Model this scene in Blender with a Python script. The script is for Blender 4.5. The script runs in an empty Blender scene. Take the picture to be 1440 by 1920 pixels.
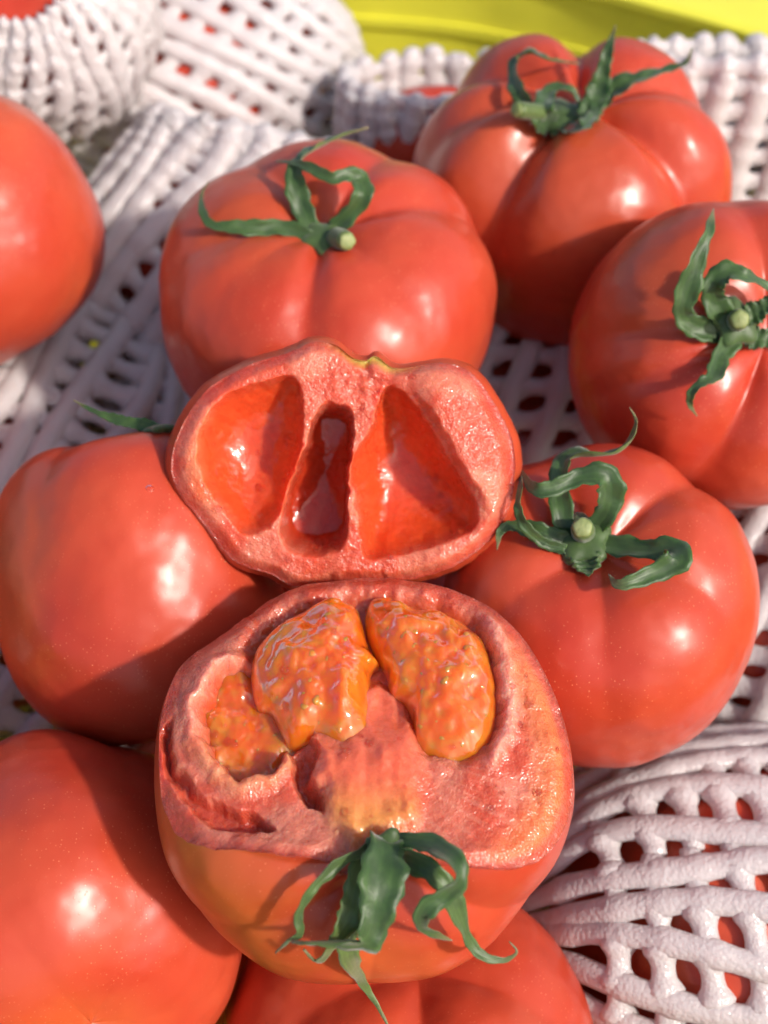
import bpy, math, random
import numpy as np
from mathutils import Vector, Matrix
from mathutils.bvhtree import BVHTree

# ------------------------------------------------------------------ camera
PITCH = math.radians(50.0)          # looking down into the crate
CAM = np.array([0.0, 0.0, 0.42])
RIGHT = np.array([1.0, 0.0, 0.0])
UPV = np.array([0.0, math.sin(PITCH), math.cos(PITCH)])
FWD = np.array([0.0, math.cos(PITCH), -math.sin(PITCH)])
FOV = math.radians(40.0)
FPX = 960.0 / math.tan(FOV / 2)
scene = bpy.context.scene
col = scene.collection
cam_data = bpy.data.cameras.new('camera')
cam = bpy.data.objects.new('camera', cam_data)
col.objects.link(cam)
cam.location = CAM
cam.rotation_euler = (math.pi / 2 - PITCH, 0, 0)
cam_data.sensor_fit = 'VERTICAL'
cam_data.angle = FOV
cam_data.clip_start = 0.01
cam_data.clip_end = 50
cam_data.dof.use_dof = True
cam_data.dof.focus_distance = 0.272
cam_data.dof.aperture_fstop = 9.0
scene.camera = cam

# ------------------------------------------------------------------ daylight
SUN_AZ = math.radians(56)           # to the right of straight behind the camera
SUN_EL = math.radians(38)
to_sun = Vector((math.sin(SUN_AZ) * math.cos(SUN_EL), -math.cos(SUN_AZ) * math.cos(SUN_EL), math.sin(SUN_EL)))
world = bpy.data.worlds.new('World')
scene.world = world
world.use_nodes = True
wn = world.node_tree.nodes
wn.clear()
sky = wn.new('ShaderNodeTexSky')
sky.sky_type = 'NISHITA'
sky.sun_disc = False
sky.sun_elevation = SUN_EL
sky.sun_rotation = math.atan2(to_sun.x, to_sun.y)
sky.dust_density = 3.0
bg = wn.new('ShaderNodeBackground')
bg.inputs['Strength'].default_value = 0.15
wo = wn.new('ShaderNodeOutputWorld')
world.node_tree.links.new(sky.outputs[0], bg.inputs[0])
world.node_tree.links.new(bg.outputs[0], wo.inputs[0])
sun_data = bpy.data.lights.new('sun', 'SUN')
sun_data.energy = 3.4
sun_data.angle = math.radians(3.2)
sun_data.color = (1.0, 0.93, 0.84)
sun = bpy.data.objects.new('sun', sun_data)
sun.rotation_euler = to_sun.to_track_quat('Z', 'Y').to_euler()
sun.location = (0.3, -0.3, 1)
col.objects.link(sun)
vs = scene.view_settings
vs.view_transform = 'Standard'
vs.look = 'None'
vs.gamma = 1
vs.use_curve_mapping = False
vs.exposure = 0.15
scene.cycles.max_bounces = 7
scene.cycles.use_adaptive_sampling = True
scene.cycles.adaptive_threshold = 0.03
scene.cycles.transmission_bounces = 8
scene.cycles.sample_clamp_indirect = 6
scene.cycles.use_denoising = True

# ------------------------------------------------------------------ helpers
rng = random.Random(7)


def P(px, py, d):
    """world point that lies at photo position px,py and d metres deep"""
    return CAM + RIGHT * ((px - 720) / FPX * d) + UPV * ((960 - py) / FPX * d) + FWD * d


def ray(px, py):
    v = RIGHT * ((px - 720) / FPX) + UPV * ((960 - py) / FPX) + FWD
    return v


def unit(v):
    v = np.asarray(v, float)
    return v / np.linalg.norm(v)


def sstep(a, b, x):
    t = np.clip((x - a) / (b - a), 0, 1)
    return t * t * (3 - 2 * t)


def vnoise(p, seed=0):
    """value noise, p (N,3) -> 0..1"""
    p = np.asarray(p, float)
    i = np.floor(p).astype(np.int64)
    f = p - i
    f = f * f * (3 - 2 * f)

    def h(ix, iy, iz):
        n = (ix * 374761393 + iy * 668265263 + iz * 2147483647 + seed * 1274126177) & 0xffffffff
        n = ((n ^ (n >> 13)) * 1274126177) & 0xffffffff
        n = ((n ^ (n >> 16)) * 2246822519) & 0xffffffff
        return ((n ^ (n >> 15)) & 0xffff) / 65535.0
    x, y, z = i[:, 0], i[:, 1], i[:, 2]
    fx, fy, fz = f[:, 0], f[:, 1], f[:, 2]
    r = 0
    for dx in (0, 1):
        for dy in (0, 1):
            for dz in (0, 1):
                w = (fx if dx else 1 - fx) * (fy if dy else 1 - fy) * (fz if dz else 1 - fz)
                r = r + w * h(x + dx, y + dy, z + dz)
    return r


def fbm(p, oct=3, seed=0):
    s, a, t = 0, 1.0, 0
    p = np.asarray(p, float)
    for k in range(oct):
        s = s + a * vnoise(p, seed + k * 17)
        t += a
        a *= 0.5
        p = p * 2.03 + 11.3
    return s / t


def poly_sd(x, y, poly):
    """signed distance to a polygon, positive inside"""
    poly = np.asarray(poly, float)
    d = np.full(x.shape, 1e18)
    inside = np.zeros(x.shape, bool)
    n = len(poly)
    for k in range(n):
        ax, ay = poly[k]
        bx, by = poly[(k + 1) % n]
        ex, ey = bx - ax, by - ay
        wx, wy = x - ax, y - ay
        t = np.clip((wx * ex + wy * ey) / (ex * ex + ey * ey + 1e-12), 0, 1)
        d = np.minimum(d, (wx - t * ex) ** 2 + (wy - t * ey) ** 2)
        c = ((ay <= y) & (by > y)) | ((by <= y) & (ay > y))
        if abs(by - ay) > 1e-12:
            xi = ax + (y - ay) / (by - ay) * ex
            inside ^= c & (x < xi)
    d = np.sqrt(d)
    return np.where(inside, d, -d)


def spline(pts, n, closed=False):
    pts = np.asarray(pts, float)
    m = len(pts)
    segs = m if closed else m - 1
    out = []
    us = np.linspace(0, segs, n, endpoint=not closed)
    for u in us:
        k = min(int(u), segs - 1)
        t = u - k
        if closed:
            a, b, c, d = (pts[(k - 1) % m], pts[k % m], pts[(k + 1) % m], pts[(k + 2) % m])
        else:
            b, c = pts[k], pts[k + 1]
            a = pts[k - 1] if k > 0 else 2 * b - c
            d = pts[k + 2] if k + 2 < m else 2 * c - b
        out.append(0.5 * ((2 * b) + (-a + c) * t + (2 * a - 5 * b + 4 * c - d) * t * t + (-a + 3 * b - 3 * c + d) * t ** 3))
    return np.array(out)


def make_mesh(name, verts, faces, mat, parent=None, smooth=True, colors=None, origin=None):
    """one mesh object; vertices in world space, origin moved to a sensible place"""
    verts = np.asarray(verts, float)
    me = bpy.data.meshes.new(name)
    o = bpy.data.objects.new(name, me)
    if parent is not None:
        base = np.array(parent['_o'])
    else:
        base = np.asarray(origin if origin is not None else verts.mean(0), float)
    me.from_pydata((verts - base).tolist(), [], faces)
    if smooth:
        me.polygons.foreach_set('use_smooth', [True] * len(me.polygons))
    if colors is not None:
        at = me.color_attributes.new('tint', 'FLOAT_COLOR', 'POINT')
        c = np.ones((len(verts), 4))
        c[:, :colors.shape[1]] = colors
        at.data.foreach_set('color', c.ravel())
    me.materials.append(mat)
    me.update()
    col.objects.link(o)
    o['_o'] = base.tolist()
    if parent is not None:
        o.parent = parent
    else:
        o.location = base
    return o


def empty(name, loc):
    o = bpy.data.objects.new(name, None)
    o.empty_display_size = 0.01
    col.objects.link(o)
    o.location = loc
    o['_o'] = [float(v) for v in loc]
    return o


def tag(o, label, cat, group=None):
    o['label'] = label
    o['category'] = cat
    if group:
        o['group'] = group
    return o


def grid_faces(nu, nv, wrap_u=True, off=0):
    """rows v, columns u"""
    f = []
    cu = nu if wrap_u else nu - 1
    for j in range(nv - 1):
        for i in range(cu):
            a = off + j * nu + i
            b = off + j * nu + (i + 1) % nu
            f.append((a, b, b + nu, a + nu))
    return f


# ------------------------------------------------------------------ materials
def new_mat(name):
    m = bpy.data.materials.new(name)
    m.use_nodes = True
    nt = m.node_tree
    b = nt.nodes['Principled BSDF']
    return m, nt, b


def N(nt, kind, **kw):
    n = nt.nodes.new(kind)
    for k, v in kw.items():
        if hasattr(n, k):
            setattr(n, k, v)
        else:
            n.inputs[k].default_value = v
    return n


def mixc(nt, fac, a, b, blend='MIX'):
    n = nt.nodes.new('ShaderNodeMix')
    n.data_type = 'RGBA'
    n.blend_type = blend
    for s, v in ((n.inputs[0], fac), (n.inputs[6], a), (n.inputs[7], b)):
        if hasattr(v, 'links') or isinstance(v, bpy.types.NodeSocket):
            nt.links.new(v, s)
        elif isinstance(v, (int, float)):
            s.default_value = v
        else:
            s.default_value = (*v, 1)
    return n.outputs[2]


def ramp(nt, src, stops):
    r = nt.nodes.new('ShaderNodeValToRGB')
    els = r.color_ramp.elements
    while len(els) < len(stops):
        els.new(0.5)
    for e, (p, c) in zip(els, stops):
        e.position = p
        e.color = (*c, 1) if not isinstance(c, (int, float)) else (c, c, c, 1)
    nt.links.new(src, r.inputs[0])
    return r.outputs[0]


def skin_material():
    m, nt, b = new_mat('tomato_skin')
    tc = N(nt, 'ShaderNodeTexCoord')
    at = N(nt, 'ShaderNodeAttribute', attribute_name='tint')
    n1 = N(nt, 'ShaderNodeTexNoise', Scale=26.0, Detail=3.0)
    nt.links.new(tc.outputs['Object'], n1.inputs['Vector'])
    f1 = ramp(nt, n1.outputs[0], [(0.32, 0.0), (0.72, 1.0)])
    base = mixc(nt, f1, (0.46, 0.042, 0.020), (0.57, 0.088, 0.036))
    sep = N(nt, 'ShaderNodeSeparateColor')
    nt.links.new(at.outputs['Color'], sep.inputs[0])
    base = mixc(nt, sep.outputs[0], base, (0.58, 0.155, 0.026))      # less ripe, orange
    base = mixc(nt, sep.outputs[1], base, (0.40, 0.075, 0.022))      # brownish shoulder
    # fine pale specks in the skin
    vo = N(nt, 'ShaderNodeTexVoronoi', Scale=1150.0, Randomness=1.0)
    nt.links.new(tc.outputs['Object'], vo.inputs['Vector'])
    dots = ramp(nt, vo.outputs['Distance'], [(0.08, 1.0), (0.24, 0.0)])
    sc_ = N(nt, 'ShaderNodeSeparateColor')
    nt.links.new(vo.outputs['Color'], sc_.inputs[0])
    pick = ramp(nt, sc_.outputs[0], [(0.25, 0.0), (0.95, 1.0)])
    n2 = N(nt, 'ShaderNodeTexNoise', Scale=40.0, Detail=2.0)
    nt.links.new(tc.outputs['Object'], n2.inputs['Vector'])
    zone = ramp(nt, n2.outputs[0], [(0.40, 0.08), (0.62, 0.85)])
    mm = N(nt, 'ShaderNodeMath', operation='MULTIPLY')
    nt.links.new(dots, mm.inputs[0]); nt.links.new(pick, mm.inputs[1])
    m2 = N(nt, 'ShaderNodeMath', operation='MULTIPLY')
    nt.links.new(mm.outputs[0], m2.inputs[0]); nt.links.new(zone, m2.inputs[1])
    base = mixc(nt, m2.outputs[0], base, (0.74, 0.24, 0.12))
    nt.links.new(base, b.inputs['Base Color'])
    b.inputs['Subsurface Weight'].default_value = 0.2
    b.inputs['Subsurface Radius'].default_value = (1.0, 0.22, 0.10)
    b.inputs['Subsurface Scale'].default_value = 0.0045
    n3 = N(nt, 'ShaderNodeTexNoise', Scale=55.0, Detail=4.0)
    nt.links.new(tc.outputs['Object'], n3.inputs['Vector'])
    ro = N(nt, 'ShaderNodeMapRange')
    ro.inputs['To Min'].default_value = 0.24
    ro.inputs['To Max'].default_value = 0.40
    nt.links.new(n3.outputs[0], ro.inputs[0])
    nt.links.new(ro.outputs[0], b.inputs['Roughness'])
    b.inputs['Specular IOR Level'].default_value = 0.36
    b.inputs['Coat Weight'].default_value = 0.10
    b.inputs['Coat Roughness'].default_value = 0.22
    # low swells give the broken highlights, the specks a hair of relief
    n4 = N(nt, 'ShaderNodeTexNoise', Scale=70.0, Detail=2.0)
    nt.links.new(tc.outputs['Object'], n4.inputs['Vector'])
    bp1 = N(nt, 'ShaderNodeBump', Strength=0.32, Distance=0.004)
    nt.links.new(n4.outputs[0], bp1.inputs['Height'])
    bp2 = N(nt, 'ShaderNodeBump', Strength=0.10, Distance=0.0004)
    nt.links.new(m2.outputs[0], bp2.inputs['Height'])
    nt.links.new(bp1.outputs[0], bp2.inputs['Normal'])
    nt.links.new(bp2.outputs[0], b.inputs['Normal'])
    return m


def flesh_material():
    """torn wet pulp: colour from the mesh, grain and wet sparkle here; tint alpha = wet smooth wall"""
    m, nt, b = new_mat('tomato_flesh')
    tc = N(nt, 'ShaderNodeTexCoord')
    at = N(nt, 'ShaderNodeAttribute', attribute_name='tint')
    n1 = N(nt, 'ShaderNodeTexNoise', Scale=850.0, Detail=4.0, Roughness=0.6)
    nt.links.new(tc.outputs['Object'], n1.inputs['Vector'])
    v1 = N(nt, 'ShaderNodeTexVoronoi', Scale=2200.0)
    nt.links.new(tc.outputs['Object'], v1.inputs['Vector'])
    tone = ramp(nt, n1.outputs[0], [(0.3, (0.86, 0.80, 0.78)), (0.7, (1.06, 1.10, 1.12))])
    base = mixc(nt, 1.0, at.outputs['Color'], tone, 'MULTIPLY')
    nt.links.new(base, b.inputs['Base Color'])
    b.inputs['Subsurface Weight'].default_value = 0.8
    b.inputs['Subsurface Radius'].default_value = (1.0, 0.30, 0.16)
    b.inputs['Subsurface Scale'].default_value = 0.0045
    wet = N(nt, 'ShaderNodeTexNoise', Scale=150.0, Detail=3.0)
    nt.links.new(tc.outputs['Object'], wet.inputs['Vector'])
    rr = N(nt, 'ShaderNodeMapRange')
    rr.inputs['From Min'].default_value = 0.36
    rr.inputs['From Max'].default_value = 0.62
    rr.inputs['To Min'].default_value = 0.07
    rr.inputs['To Max'].default_value = 0.36
    nt.links.new(wet.outputs[0], rr.inputs[0])
    nt.links.new(rr.outputs[0], b.inputs['Roughness'])
    b.inputs['Coat Weight'].default_value = 0.38
    b.inputs['Coat Roughness'].default_value = 0.06
    b.inputs['Specular IOR Level'].default_value = 0.35
    st = N(nt, 'ShaderNodeMapRange')
    st.inputs['To Min'].default_value = 0.06
    st.inputs['To Max'].default_value = 0.36
    nt.links.new(at.outputs['Alpha'], st.inputs[0])
    hh = N(nt, 'ShaderNodeMath', operation='ADD')
    k = N(nt, 'ShaderNodeMath', operation='MULTIPLY')
    k.inputs[1].default_value = 0.8
    nt.links.new(v1.outputs['Distance'], k.inputs[0])
    nt.links.new(n1.outputs[0], hh.inputs[0]); nt.links.new(k.outputs[0], hh.inputs[1])
    bp = N(nt, 'ShaderNodeBump', Distance=0.0006)
    nt.links.new(st.outputs[0], bp.inputs['Strength'])
    nt.links.new(hh.outputs[0], bp.inputs['Height'])
    nt.links.new(bp.outputs[0], b.inputs['Normal'])
    nt.links.new(bp.outputs[0], b.inputs['Coat Normal'])
    return m


def gel_material():
    m, nt, b = new_mat('seed_gel')
    tc = N(nt, 'ShaderNodeTexCoord')
    n1 = N(nt, 'ShaderNodeTexNoise', Scale=130.0, Detail=3.0, Distortion=0.6)
    nt.links.new(tc.outputs['Object'], n1.inputs['Vector'])
    c = ramp(nt, n1.outputs[0], [(0.30, (0.80, 0.12, 0.010)), (0.50, (0.86, 0.175, 0.012)), (0.66, (0.80, 0.22, 0.014)), (0.84, (0.88, 0.32, 0.04))])
    vs_ = N(nt, 'ShaderNodeTexVoronoi', Scale=330.0)
    nt.links.new(tc.outputs['Object'], vs_.inputs['Vector'])
    spot = ramp(nt, vs_.outputs['Distance'], [(0.06, 0.55), (0.46, 0.0)])
    c = mixc(nt, spot, c, (0.50, 0.25, 0.018))
    nt.links.new(c, b.inputs['Base Color'])
    b.inputs['Transmission Weight'].default_value = 0.22
    b.inputs['IOR'].default_value = 1.35
    b.inputs['Subsurface Weight'].default_value = 1.0
    b.inputs['Subsurface Radius'].default_value = (1.0, 0.38, 0.05)
    b.inputs['Subsurface Scale'].default_value = 0.006
    b.inputs['Roughness'].default_value = 0.10
    b.inputs['Coat Weight'].default_value = 1.0
    b.inputs['Coat Roughness'].default_value = 0.015
    b.inputs['Coat IOR'].default_value = 1.6
    n2 = N(nt, 'ShaderNodeTexNoise', Scale=170.0, Detail=1.5, Distortion=0.8)
    nt.links.new(tc.outputs['Object'], n2.inputs['Vector'])
    bp = N(nt, 'ShaderNodeBump', Strength=0.26, Distance=0.0022)
    nt.links.new(n2.outputs[0], bp.inputs['Height'])
    nt.links.new(bp.outputs[0], b.inputs['Normal'])
    nt.links.new(bp.outputs[0], b.inputs['Coat Normal'])
    return m


def plain(name, c, rough=0.4, sss=0.0, scale=0.001, radius=(1, 0.6, 0.2), bump=0.0, bscale=300, coat=0.0, var=0.25, c2=None):
    m, nt, b = new_mat(name)
    tc = N(nt, 'ShaderNodeTexCoord')
    n1 = N(nt, 'ShaderNodeTexNoise', Scale=bscale * 0.4, Detail=4.0)
    nt.links.new(tc.outputs['Object'], n1.inputs['Vector'])
    c2 = c2 or tuple(x * (1 - var) for x in c)
    f = ramp(nt, n1.outputs[0], [(0.35, 0.0), (0.68, 1.0)])
    nt.links.new(mixc(nt, f, c, c2), b.inputs['Base Color'])
    b.inputs['Roughness'].default_value = rough
    b.inputs['Subsurface Weight'].default_value = sss
    b.inputs['Subsurface Radius'].default_value = radius
    b.inputs['Subsurface Scale'].default_value = scale
    b.inputs['Coat Weight'].default_value = coat
    b.inputs['Coat Roughness'].default_value = 0.12
    if bump:
        n2 = N(nt, 'ShaderNodeTexNoise', Scale=bscale, Detail=4.0)
        nt.links.new(tc.outputs['Object'], n2.inputs['Vector'])
        bp = N(nt, 'ShaderNodeBump', Strength=bump, Distance=0.0006)
        nt.links.new(n2.outputs[0], bp.inputs['Height'])
        nt.links.new(bp.outputs[0], b.inputs['Normal'])
    return m


def foam_material():
    m, nt, b = new_mat('white_foam')
    tc = N(nt, 'ShaderNodeTexCoord')
    v1 = N(nt, 'ShaderNodeTexVoronoi', Scale=640.0)
    nt.links.new(tc.outputs['Object'], v1.inputs['Vector'])
    v2 = N(nt, 'ShaderNodeTexVoronoi', Scale=1100.0)
    nt.links.new(tc.outputs['Object'], v2.inputs['Vector'])
    ad = N(nt, 'ShaderNodeMath', operation='ADD')
    nt.links.new(v1.outputs['Distance'], ad.inputs[0]); nt.links.new(v2.outputs['Distance'], ad.inputs[1])
    bp = N(nt, 'ShaderNodeBump', Strength=0.34, Distance=0.0006)
    bp.invert = True
    nt.links.new(ad.outputs[0], bp.inputs['Height'])
    nt.links.new(bp.outputs[0], b.inputs['Normal'])
    b.inputs['Base Color'].default_value = (0.83, 0.765, 0.76, 1)
    b.inputs['Subsurface Weight'].default_value = 0.3
    b.inputs['Subsurface Radius'].default_value = (1, 0.8, 0.78)
    b.inputs['Subsurface Scale'].default_value = 0.003
    tr = N(nt, 'ShaderNodeBsdfTranslucent')
    tr.inputs['Color'].default_value = (0.85, 0.80, 0.79, 1)
    mx = N(nt, 'ShaderNodeMixShader')
    mx.inputs[0].default_value = 0.38
    nt.links.new(b.outputs[0], mx.inputs[1]); nt.links.new(tr.outputs[0], mx.inputs[2])
    nt.links.new(mx.outputs[0], nt.nodes['Material Output'].inputs['Surface'])
    b.inputs['Roughness'].default_value = 0.17
    b.inputs['Specular IOR Level'].default_value = 0.55
    return m


def leaf_material():
    m, nt, b = new_mat('sepal_green')
    tc = N(nt, 'ShaderNodeTexCoord')
    at = N(nt, 'ShaderNodeAttribute', attribute_name='tint')
    n1 = N(nt, 'ShaderNodeTexNoise', Scale=260.0, Detail=4.0)
    nt.links.new(tc.outputs['Object'], n1.inputs['Vector'])
    f = ramp(nt, n1.outputs[0], [(0.3, 0.0), (0.7, 1.0)])
    c = mixc(nt, f, (0.024, 0.060, 0.012), (0.054, 0.112, 0.022))
    sep = N(nt, 'ShaderNodeSeparateColor')
    nt.links.new(at.outputs['Color'], sep.inputs[0])
    c = mixc(nt, sep.outputs[0], c, (0.20, 0.25, 0.06))     # pale underside
    c = mixc(nt, sep.outputs[1], c, (0.20, 0.15, 0.06))     # dry tip
    # veins along the blade
    wv = N(nt, 'ShaderNodeMath', operation='SINE')
    ml = N(nt, 'ShaderNodeMath', operation='MULTIPLY'); ml.inputs[1].default_value = 25.0
    nt.links.new(sep.outputs[2], ml.inputs[0]); nt.links.new(ml.outputs[0], wv.inputs[0])
    vv = ramp(nt, wv.outputs[0], [(0.2, (0.90, 0.90, 0.90)), (1.0, (1.06, 1.06, 1.05))])
    c = mixc(nt, 1.0, c, vv, 'MULTIPLY')
    nt.links.new(c, b.inputs['Base Color'])
    b.inputs['Roughness'].default_value = 0.48
    b.inputs['Subsurface Weight'].default_value = 0.2
    b.inputs['Subsurface Radius'].default_value = (0.5, 1.0, 0.2)
    b.inputs['Subsurface Scale'].default_value = 0.0012
    hs = N(nt, 'ShaderNodeMath', operation='ADD')
    nt.links.new(n1.outputs[0], hs.inputs[0])
    k = N(nt, 'ShaderNodeMath', operation='MULTIPLY'); k.inputs[1].default_value = 0.04
    nt.links.new(wv.outputs[0], k.inputs[0]); nt.links.new(k.outputs[0], hs.inputs[1])
    bp = N(nt, 'ShaderNodeBump', Strength=0.5, Distance=0.0005)
    nt.links.new(hs.outputs[0], bp.inputs['Height'])
    nt.links.new(bp.outputs[0], b.inputs['Normal'])
    b.inputs['Sheen Weight'].default_value = 0.25
    return m


SKIN = skin_material()
FLESH = flesh_material()
GEL = gel_material()
FOAM = foam_material()
LEAF = leaf_material()
STUB = plain('stem_cut', (0.30, 0.33, 0.13), 0.55, 0.2, 0.001, bump=0.5, bscale=700, c2=(0.16, 0.22, 0.06))
SEED = plain('seed', (0.66, 0.20, 0.02), 0.12, 0.8, 0.003, coat=1.0, c2=(0.50, 0.24, 0.025))
YELLOW = plain('yellow_plastic', (0.84, 0.79, 0.07), 0.38, 0.15, 0.004, (1, 0.8, 0.1), bump=0.05, bscale=120, var=0.10)
GROUND = plain('paved_ground', (0.22, 0.22, 0.20), 0.85, bump=0.5, bscale=180)
JUICE, _nt, _b = new_mat('juice')
_b.inputs['Base Color'].default_value = (1, 0.9, 0.85, 1)
_b.inputs['Transmission Weight'].default_value = 1.0
_b.inputs['Roughness'].default_value = 0.02
_b.inputs['IOR'].default_value = 1.34

# ------------------------------------------------------------------ crate and ground
def box_path(name, path, section, mat, parent):
    """sweep a closed section (offset outward, height) along a plan path"""
    path = np.asarray(path, float)
    n = len(path)
    tan = np.gradient(path, axis=0)
    tan /= np.linalg.norm(tan, axis=1)[:, None]
    nor = np.stack([-tan[:, 1], tan[:, 0]], 1)
    verts = []
    for k in range(n):
        for (o, z) in section:
            verts.append((path[k, 0] + nor[k, 0] * o, path[k, 1] + nor[k, 1] * o, z))
    m = len(section)
    faces = []
    for k in range(n - 1):
        for i in range(m):
            a, b = k * m + i, k * m + (i + 1) % m
            faces.append((a, a + m, b + m, b))
    faces.append(tuple(range(m)))
    faces.append(tuple((n - 1) * m + i for i in reversed(range(m))))
    return make_mesh(name, verts, faces, mat, parent, smooth=False)


bm_g = [(-8, -8, 0), (8, -8, 0), (8, 8, 0), (-8, 8, 0)]
g = make_mesh('ground', bm_g, [(0, 1, 2, 3)], GROUND, smooth=False, origin=(0, 0, 0))
g['kind'] = 'structure'

crate = empty('plastic_crate', (0, 0.3, 0.0))
tag(crate, 'bright yellow plastic crate whose back wall shows behind the foam nets', 'crate')
FLOOR_Z = 0.016
RIMZ = 0.149
plan = [(-0.235, 0.045), (-0.235, 0.30), (-0.235, 0.44), (-0.22, 0.49), (-0.15, 0.515), (0.0, 0.502), (0.055, 0.488), (0.095, 0.470), (0.135, 0.446), (0.165, 0.412), (0.182, 0.36), (0.186, 0.26), (0.186, 0.045)]
pl = spline(plan, 120)
wall = box_path('wall', pl, [(0.0, FLOOR_Z), (0.0, RIMZ - 0.004), (0.004, RIMZ - 0.004), (0.004, FLOOR_Z)], YELLOW, crate)
rim = box_path('rim', pl, [(-0.002, RIMZ - 0.004), (-0.002, RIMZ - 0.001), (0.001, RIMZ), (0.034, RIMZ), (0.036, RIMZ - 0.002), (0.036, RIMZ - 0.022), (0.033, RIMZ - 0.022), (0.033, RIMZ - 0.004)], YELLOW, crate)
rib = box_path('rib', pl, [(-0.0015, RIMZ - 0.030), (-0.0015, RIMZ - 0.026), (0.0005, RIMZ - 0.026), (0.0005, RIMZ - 0.030)], YELLOW, crate)
fl = [(x, y, FLOOR_Z - 0.001) for x, y in pl]
nfl = len(fl)
fl += [(x, y, FLOOR_Z - 0.005) for x, y in pl]
make_mesh('floor', fl, [tuple(range(nfl))[::-1], tuple(range(nfl, 2 * nfl))] + [(k, (k + 1) % nfl, nfl + (k + 1) % nfl, nfl + k) for k in range(nfl)], YELLOW, crate, smooth=False)
fw = [(-0.235, 0.044, FLOOR_Z), (0.186, 0.044, FLOOR_Z), (0.186, 0.044, RIMZ), (-0.235, 0.044, RIMZ), (-0.235, 0.039, FLOOR_Z), (0.186, 0.039, FLOOR_Z), (0.186, 0.039, RIMZ), (-0.235, 0.039, RIMZ)]
make_mesh('wall', fw, [(0, 1, 2, 3), (7, 6, 5, 4), (3, 2, 6, 7), (0, 4, 5, 1), (0, 3, 7, 4), (1, 5, 6, 2)], YELLOW, crate, smooth=False)


# ------------------------------------------------------------------ tomatoes
class Tom:
    """star-shaped tomato: radius as a function of direction in its own frame"""
    def __init__(s, c, axis, a, ct, cb, grooves=(), dim=0.24, dimw=0.42, n=2.45, seed=0, squash=(1, 1), patches=(), fade=2.0, rough=0.018):
        s.c = np.asarray(c, float)
        z = unit(axis)
        x = unit(RIGHT - z * np.dot(RIGHT, z))
        y = np.cross(z, x)
        s.M = np.stack([x, y, z], 1)
        s.a, s.ct, s.cb, s.gr, s.dim, s.dimw, s.n, s.seed, s.sq, s.patches, s.fade, s.rough = a, ct, cb, grooves, dim, dimw, n, seed, squash, patches, fade, rough

    def r(s, d):
        x, y, z = d[:, 0] / s.sq[0], d[:, 1] / s.sq[1], d[:, 2]
        st = np.sqrt(x * x + y * y)
        az = np.arctan2(y, x)
        th = np.arctan2(st, z)
        c = np.where(z > 0, s.ct, s.cb)
        r = 1 / (((st / s.a) ** s.n + (np.abs(z) / c) ** s.n) ** (1 / s.n))
        r = r * (1 - s.dim * np.exp(-(th / s.dimw) ** 2) - 0.06 * np.exp(-((math.pi - th) / 0.30) ** 2))
        g = 0
        for (a0, dep, w) in s.gr:
            da = np.abs((az - math.radians(a0) + math.pi) % (2 * math.pi) - math.pi)
            g = g - 1.35 * dep * (0.65 * np.exp(-(da / w) ** 2) + 0.35 * np.exp(-da / (0.55 * w)))
        wt = sstep(0.05, 0.42, th) * (1 - 0.93 * sstep(0.55, s.fade, th))
        r = r * (1 + g * wt)
        r = r * (1 + s.rough * 2 * (fbm(d * 1.9 + s.seed * 3.7, 2, s.seed) - 0.5) + 0.010 * (fbm(d * 5.5 + s.seed * 1.3, 1, s.seed + 40) - 0.5))
        return r

    def pts(s, d):
        return s.c + (d * s.r(d)[:, None]) @ s.M.T

    def local(s, wd):
        return np.asarray(wd) @ s.M

    def tint(s, d):
        """R = orange unripe, G = brown shoulder"""
        c = np.zeros((len(d), 4))
        c[:, 3] = 1
        wd = d @ s.M.T
        nz = fbm(d * 2.6 + 5 + s.seed, 3, s.seed + 3)
        for (v, ang, k, ch) in s.patches:
            q = np.arccos(np.clip(wd @ unit(v), -1, 1))
            c[:, ch] = np.maximum(c[:, ch], k * (1 - sstep(ang * 0.35, ang, q + (nz - 0.5) * 0.6)))
        return c

    def mesh(s, nu=150, nv=96):
        th = np.linspace(0.0005, math.pi - 0.0005, nv)
        az = np.linspace(0, 2 * math.pi, nu, endpoint=False)
        A, T = np.meshgrid(az, th)
        d = np.stack([np.sin(T) * np.cos(A), np.sin(T) * np.sin(A), np.cos(T)], -1).reshape(-1, 3)
        return s.pts(d), grid_faces(nu, nv), s.tint(d)

    def stem_base(s):
        return s.pts(np.array([[0, 0, 1.0]]))[0]


BROWN = 1
ORANGE = 0
TOMS = {}
TREES = {}


def tomato(key, t, label, group='loose tomatoes', name='tomato'):
    e = empty(name, t.c - np.array([0, 0, t.cb]))
    tag(e, label, 'tomato', group)
    v, f, c = t.mesh()
    make_mesh('skin', v, f, SKIN, e, colors=c)
    TOMS[key] = (t, e)
    TREES[key] = BVHTree.FromPolygons(v.tolist(), f)
    return e


def R(px, d):
    return px / FPX * d


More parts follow.
